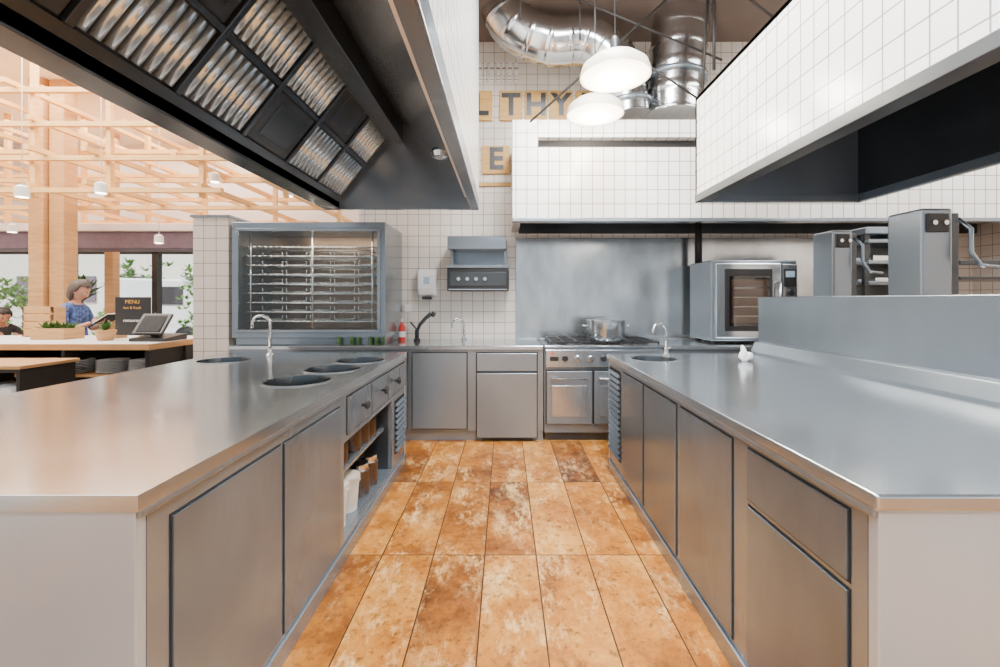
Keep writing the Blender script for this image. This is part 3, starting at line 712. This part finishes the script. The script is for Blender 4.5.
# ---------------------------------------------------------------- dining counter and its objects
g=group('service_counter')
xr_=PX(150,4.0)
box(g,'top',-6.2,xr_,4.0,4.95,.90,.94,M_white,.005); box(g,'wood_edge',-6.2,xr_+.01,3.985,4.0,.885,.94,M_wood,.003)
box(g,'wood_edge_side',xr_,xr_+.015,3.985,4.95,.885,.94,M_wood,.003)
box(g,'back',-6.2,xr_,4.9,4.95,0,.90,M_blkm)
multi(g,'dividers',[(-6.2+i*.75-.015,-6.2+i*.75+.015,4.02,4.9,.08,.9) for i in range(1,5)]+[(-6.2,-6.17,4.02,4.9,0,.9)],M_blkm)
multi(g,'side_posts',[(xr_-.04,xr_,4.02,4.06,0,.9),(xr_-.04,xr_,4.45,4.49,0,.9),(xr_-.04,xr_,4.86,4.9,0,.9)],M_blkm)
multi(g,'shelves',[(-6.2,xr_,4.02,4.9,z,z+.02) for z in(.08,.36,.64)],M_wood)
V=0
for cx in (-4.30,-3.95,-3.62,-3.32,-4.8):
    g=group('stacked_plates')
    for k in range(8): lathe(g,'plate',[(.05,0),(.07,.002),(.125,.014),(.123,.016),(.05,.006)],(cx,4.16,.661+k*.015),M_white,24)
for k in range(6):
    g=group('rolled_napkin')
    x=-3.75+.11*(k%4); z=.425+.085*(k//4)
    tube(g,'roll',[(x,4.06,z),(x,4.4,z)],.04,M_white,16)
# low shelf unit in front
g=group('low_shelf_unit')
multi(g,'frame',[(-5.2,-3.72,3.45,3.9,.77,.80),(-5.2,-3.72,3.45,3.9,.51,.53),(-3.75,-3.72,3.45,3.9,0,.77),(-4.28,-4.25,3.45,3.9,0,.77),(-5.2,-5.17,3.45,3.9,0,.77)],M_blkm,.003)
multi(g,'top_board',[(-5.22,-3.70,3.43,3.92,.80,.825)],M_wood,.003)
for k in range(5):
    g=group('paper_roll'); tube(g,'roll',[(-3.85-.16*k,3.46,.593),(-3.85-.16*k,3.8,.593)],.062,M_paper,20)
# register
g=group('cash_register'); y=4.2
x1=xr_-.02; x0=x1-.34
prism_x(g,'base',[(y,.941),(y,.97),(y+.3,1.0),(y+.3,.941)],x0,x1,M_blk,.006)
prism_x(g,'screen',[(y+.02,1.0),(y+.0,1.02),(y+.14,1.20),(y+.16,1.18)],x0+.03,x1-.03,M_blk,.004)
prism_x(g,'screen_glass',[(y+.008,1.035),(y+.005,1.039),(y+.122,1.181),(y+.125,1.177)],x0+.06,x1-.06,M_dark)
prism_x(g,'stand',[(y+.10,.98),(y+.08,1.08),(y+.12,1.11),(y+.15,.98)],(x0+x1)/2-.04,(x0+x1)/2+.04,M_blk)
g=group('chalkboard_sign'); y=4.62; x0,x1=PX(115,y),PX(150,y)
box(g,'board',x0,x1,y,y+.02,.97,PZ(297,y),M_blk,.004); multi(g,'feet',[(x0+.03,x0+.06,y-.06,y+.08,.941,.97),(x1-.06,x1-.03,y-.06,y+.08,.941,.97)],M_wood)
text(g,'title','MENU',.055,((x0+x1)/2,y-.003,1.31),ROTF,M_sign,.001); text(g,'line','hot & fresh',.04,((x0+x1)/2,y-.003,1.25),ROTF,M_sign,.001)
text(g,'line_b','restaurant',.045,((x0+x1)/2,y-.003,1.12),ROTF,M_paper,.001)
g=group('potted_plant_box'); y=4.4; x0,x1=PX(30,y),PX(64,y)
multi(g,'box',[(x0,x1,y,y+.02,.941,1.05),(x0,x1,y+.2,y+.22,.941,1.05),(x0,x0+.02,y+.02,y+.2,.941,1.05),(x1-.02,x1,y+.02,y+.2,.941,1.05),(x0+.02,x1-.02,y+.02,y+.2,.941,1.03)],M_wood,.003)
for k in range(5): leaves(g,(x0+.05+k*.06,y+.1,1.02),26,.13,.010,M_green,1.0,.2)
g=group('potted_plant'); x=PX(101,4.3); lathe(g,'pot',[(.06,0),(.085,.09),(.085,.10),(.07,.10)],(x,4.35,.941),M_wood,20); leaves(g,(x,4.35,1.03),60,.12,.010,M_green,1.0,.2)
g=group('potted_palm'); yq=7.9; x=PX(80,yq); lathe(g,'pot',[(.18,0),(.24,.45),(.22,.47)],(x,yq,0),M_blkm,24)
tube(g,'trunk',[(x,yq,.4),(x+.02,yq,1.3)],.04,M_brown,10); leaves(g,(x+.02,yq,1.3),80,.6,.045,M_green,1.3,.25)
g=group('potted_palm'); x=PX(150,7.6); lathe(g,'pot',[(.18,0),(.24,.45),(.22,.47)],(x,7.6,0),M_blkm,24); leaves(g,(x,7.6,.8),60,.5,.03,M_green,1.0,.35); tube(g,'trunk',[(x,7.6,.4),(x,7.6,.85)],.03,M_brown,8)
g=group('wooden_crate'); y=4.75; multi(g,'slats',[(PX(22,y),PX(52,y),y,y+.02,.95+.08*k,1.02+.08*k) for k in range(4)]+[(PX(22,y),PX(22,y)+.02,y,y+.15,.941,1.26),(PX(52,y)-.02,PX(52,y),y,y+.15,.941,1.26)],M_wood,.003)

# ---------------------------------------------------------------- people
def skinmesh(par,name,nodes,mats,sub=2):
    idx={n[0]:i for i,n in enumerate(nodes)}
    me=bpy.data.meshes.new(name); vs=[XF[0]@Vector(n[1]) for n in nodes]
    es=[(idx[n[3]],i) for i,n in enumerate(nodes) if n[3]]
    me.from_pydata(vs,es,[]); o=bpy.data.objects.new(name,me); scene.collection.objects.link(o)
    md=o.modifiers.new('s','SKIN'); md.use_smooth_shade=True
    sv=me.skin_vertices[0].data
    for i,n in enumerate(nodes):
        r=n[2] if isinstance(n[2],tuple) else (n[2],n[2]); sv[i].radius=r; sv[i].use_root=(i==0)
    s=o.modifiers.new('u','SUBSURF'); s.levels=sub; s.render_levels=sub
    apply_mods(o); me=o.data; me.materials.clear()
    for m in mats: me.materials.append(m)
    segs=[(vs[idx[n[3]]],vs[i],n[4]) for i,n in enumerate(nodes) if n[3]]
    for p in me.polygons:
        p.use_smooth=True; c=p.center; best=9
        for a,b,mi in segs:
            ab=b-a; t=max(0,min(1,(c-a).dot(ab)/max(ab.length_squared,1e-9))); d=(c-(a+ab*t)).length
            if d<best-1e-4: best=d; p.material_index=mi
    o.parent=par; return o
def hand(par,w,d,side,skin):
    w=Vector(w); d=Vector(d).normalized(); s=Vector(side); s=(s-d*s.dot(d)).normalized(); n=d.cross(s)
    nodes=[('w',w,.022,None,0),('p',w+d*.045,(.03,.018),'w',0)]
    for k,(off,l) in enumerate([(.026,.070),(.009,.078),(-.009,.072),(-.026,.058)]):
        b=w+d*.075+s*off; 
        nodes+= [('k%d'%k,b,.0095,'p',0),('m%d'%k,b+d*l*.42+n*.010,.0085,'k%d'%k,0),('e%d'%k,b+d*l*.70+n*l*.35,.0078,'m%d'%k,0),('t%d'%k,b+d*l*.78+n*l*.60,.0065,'e%d'%k,0)]
    nodes+=[('a',w+d*.03+s*.03,.011,'p',0),('b',w+d*.055+s*.052+n*.01,.010,'a',0),('c',w+d*.08+s*.055+n*.022,.008,'b',0)]
    skinmesh(par,'hand',nodes,[skin],1)
def head(par,c,pitch,hairmat,skin,yaw=0,longhair=True):
    R=(Matrix.Rotation(yaw,3,'Z')@Matrix.Rotation(pitch,3,'Y')); c=Vector(c)
    def hf(p):
        q=p.copy()
        if q.z<0: k=1+.42*q.z/.118; q.y*=k; q.x*=(1+.12*q.z/.118)
        if q.x>0: q.x*=.94
        g=math.exp(-((q.y/.014)**2)-(((q.z+.012)/.026)**2)); q.x+=.024*g if p.x>0 else 0
        g=math.exp(-((q.y/.03)**2)-(((q.z+.095)/.02)**2)); q.x+=.010*g if p.x>0 else 0
        for sy in(-.03,.03):
            g=math.exp(-(((q.y-sy)/.015)**2)-(((q.z-.012)/.012)**2)); q.x-=.009*g if p.x>0 else 0
        return q
    ell(par,'head_shape',c,(.095,.076,.118),skin,40,32,R,hf)
    for s in(-1,1):
        ell(par,'eye',c+R@Vector((.078,s*.030,.012)),(.009,.011,.007),M_white,12,8,R); ell(par,'iris',c+R@Vector((.0855,s*.030,.011)),(.003,.005,.005),M_dark,10,6,R)
        ell(par,'eyelid',c+R@Vector((.079,s*.030,.018)),(.010,.013,.006),skin,12,8,R)
        ell(par,'ear',c+R@Vector((-.005,s*.077,-.004)),(.018,.008,.03),skin,12,8,R)
        ell(par,'eyebrow',c+R@Vector((.087,s*.030,.034)),(.005,.016,.004),hairmat,10,6,R)
    ell(par,'mouth',c+R@Vector((.081,0,-.055)),(.007,.018,.005),M_lip,12,8,R)
    def hr(p):
        q=p.copy(); w=1+.03*math.sin(p.y*150+p.z*60)*math.cos(p.x*110); q*=w
        if q.x>.03 and q.z<.055: q.x=.03+(q.x-.03)*.05; 
        if q.z<-.02: 
            q.z*=(1.35 if longhair else .6)
            if q.x>-.0: q.x=.0+(q.x)*.3
        return q
    ell(par,'hair',c+R@Vector((-.014,0,.020)),(.106,.100,.125),hairmat,40,28,R,hr)
def woman():
    g=group('woman_reading')
    XF[0]=Matrix.Translation((PX(74,5.25),5.25,0))@Matrix.Rotation(math.radians(8),4,'Z')@Matrix.Scale(.985,4)
    N_=[('pel',(0,0,.84),(.13,.15),None,1),('wst',(0,0,.98),(.105,.13),'pel',0),('chs',(.0,0,1.14),(.115,.15),'wst',0),('shb',(0.0,0,1.25),(.08,.12),'chs',0),('nk',(.012,0,1.31),.05,'shb',0),('nk2',(.035,0,1.375),.046,'nk',2)]
    for s,t in((1,'l'),(-1,'r')):
        N_+=[('sh'+t,(0,s*.165,1.235),.056,'shb',0),('ua'+t,(.03,s*.195,1.12),.048,'sh'+t,0),('el'+t,(.06,s*.20,.99),.040,'ua'+t,0),('fa'+t,(.16,s*.155,1.035),.032,'el'+t,2),('wr'+t,(.262,s*.105,1.085),.023,'fa'+t,2),
             ('hp'+t,(0,s*.085,.78),.095,'pel',1),('th'+t,(.01,s*.09,.62),.078,'hp'+t,1),('kn'+t,(.015,s*.09,.44),.055,'th'+t,1),('cf'+t,(-.01,s*.09,.30),.05,'kn'+t,1),('an'+t,(-.01,s*.09,.085),.034,'cf'+t,1),('ft'+t,(.07,s*.10,.045),.037,'an'+t,3),('to'+t,(.15,s*.105,.035),.03,'ft'+t,3)]
    skinmesh(g,'body',N_,[M_shirt,M_jean,M_skin,M_dark])
    for s in(1,-1): hand(g,(.258,s*.107,1.083),(.8,-s*.5,.32),(0,-s*.3,1),M_skin)
    head(g,(.065,0,1.455),math.radians(30),M_hair,M_skin)
    R=Matrix.Translation((.37,0,1.13))@Matrix.Rotation(math.radians(-35),4,'Y'); old=XF[0]; XF[0]=old@R
    addmesh(g,'book_cover',bv(-.10,.10,-.145,.145,-.006,-.003),BF,M_dark,False,.001)
    addmesh(g,'pages_left',[(-.095,0,0),(.095,0,0),(.095,.14,0),(-.095,.14,0),(-.095,.004,.012),(.095,.004,.012),(.095,.138,.006),(-.095,.138,.006)],BF,M_paper)
    addmesh(g,'pages_right',[(-.095,-.14,0),(.095,-.14,0),(.095,0,0),(-.095,0,0),(-.095,-.138,.006),(.095,-.138,.006),(.095,-.004,.012),(-.095,-.004,.012)],BF,M_paper)
    XF[0]=Matrix.Identity(4)
woman()
def diner():
    x,y=PX(-6,6.7),6.7
    g=group('seated_diner'); XF[0]=Matrix.Translation((x,y,0))@Matrix.Rotation(math.radians(-25),4,'Z')
    N_=[('pel',(0,0,.56),(.13,.16),None,1),('wst',(.05,0,.68),(.11,.14),'pel',0),('chs',(.14,0,.82),(.12,.16),'wst',0),('shb',(.20,0,.91),(.08,.12),'chs',0),('nk',(.235,0,.965),.05,'shb',0),('nk2',(.27,0,1.01),.05,'nk',2)]
    for s,t in((1,'l'),(-1,'r')):
        N_+=[('sh'+t,(.20,s*.17,.90),.058,'shb',0),('el'+t,(.26,s*.22,.70),.044,'sh'+t,0),('fa'+t,(.38,s*.17,.785),.034,'el'+t,0),('wr'+t,(.47,s*.11,.80),.025,'fa'+t,2),
             ('hp'+t,(.05,s*.09,.54),.09,'pel',1),('kn'+t,(.43,s*.10,.52),.06,'hp'+t,1),('cf'+t,(.44,s*.10,.33),.052,'kn'+t,1),('an'+t,(.42,s*.10,.09),.036,'cf'+t,1),('ft'+t,(.50,s*.10,.045),.038,'an'+t,3),('to'+t,(.57,s*.10,.035),.03,'ft'+t,3)]
    skinmesh(g,'body',N_,[M_dark,M_jean,M_skin,M_dark])
    for s in(1,-1): hand(g,(.465,s*.112,.80),(.9,-s*.3,.1),(0,-s*.5,1),M_skin)
    head(g,(.30,0,1.085),math.radians(30),M_hairb,M_skin,longhair=False)
    c=group('dining_chair')
    multi(c,'seat',[(-.2,.24,-.22,.22,.42,.45)],M_wood,.008); multi(c,'legs',[(a,a+.035,b,b+.035,0,.42) for a in(-.2,.2) for b in(-.22,.185)],M_wood)
    multi(c,'backrest',[(-.22,-.19,-.22,-.185,.42,.9),(-.22,-.19,.185,.22,.42,.9),(-.22,-.19,-.22,.22,.75,.9)],M_wood,.004)
    t=group('dining_table'); multi(t,'top',[(.36,1.0,-.4,.4,.70,.74)],M_wood,.006); multi(t,'legs',[(a,a+.05,b,b+.05,0,.70) for a in(.7,.93) for b in(-.38,.33)],M_blkm)
    XF[0]=Matrix.Identity(4)
diner()

# ---------------------------------------------------------------- finalize groups
for e in groups:
    mn=Vector((1e9,)*3); mxx=Vector((-1e9,)*3)
    for c in e.children:
        for v in c.data.vertices:
            for k in range(3):
                mn[k]=min(mn[k],v.co[k]); mxx[k]=max(mxx[k],v.co[k])
    loc=Vector(((mn.x+mxx.x)/2,(mn.y+mxx.y)/2,mn.z)); e.location=loc
    for c in e.children: c.matrix_parent_inverse=Matrix.Translation(-loc)

# ---------------------------------------------------------------- lights
def area(name,loc,sx,sy,p,col=(1,1,1),rot=(0,0,0)):
    l=bpy.data.lights.new(name,'AREA'); l.shape='RECTANGLE'; l.size=sx; l.size_y=sy; l.energy=p; l.color=col
    o=bpy.data.objects.new(name,l); o.location=loc; o.rotation_euler=rot; scene.collection.objects.link(o); return o
def point(name,loc,p,col,r=.1):
    l=bpy.data.lights.new(name,'POINT'); l.energy=p; l.color=col; l.shadow_soft_size=r
    o=bpy.data.objects.new(name,l); o.location=loc; scene.collection.objects.link(o)
area('added_strip_aisle',(.6,1.6,4.1),.6,3.5,420,(.98,.99,1))  # unseen area light, long strip added for highlights on the worktops
area('added_fill_right',(3.9,2.2,4.1),1.2,3,200,(1,.99,.97))  # unseen area light added over the right side, no fixture
area('dining_light',(-6,4.3,4.15),5,3.5,650,(1,.91,.80))
area('dining_light_b',(-6,7.3,4.15),5,1.2,240,(1,.89,.77))
area('added_fill_rear',(-.5,-1.6,4.1),4,.8,430,(.92,.97,1))  # unseen area light added behind the camera to brighten faces towards it
point('pendant_bulb',(PX(615,3.05),3.05,PZ(77,3.05)-.12),36,(1,.90,.76))
point('pendant_bulb_b',(PX(595,3.75),3.75,PZ(115,3.75)-.12),30,(1,.90,.76))
s=bpy.data.lights.new('sun','SUN'); s.energy=12; s.angle=.02; so=bpy.data.objects.new('sun',s); scene.collection.objects.link(so)
so.rotation_euler=Vector((.5,.45,-1)).to_track_quat('-Z','Y').to_euler()
w=bpy.data.worlds.new('world'); scene.world=w; w.use_nodes=True
bg=w.node_tree.nodes['Background']; bg.inputs[0].default_value=(.88,.95,1,1); bg.inputs[1].default_value=1.0

# ---------------------------------------------------------------- camera
cd=bpy.data.cameras.new('camera'); cam=bpy.data.objects.new('camera',cd); scene.collection.objects.link(cam)
cam.location=(0,0,H); cam.rotation_euler=(math.pi/2,0,0)
cd.sensor_width=36; cd.lens=F/1000*36; cd.shift_x=-(CX-500)/1000; cd.shift_y=-(333.5-CY)/1000; cd.clip_start=.05
scene.camera=cam
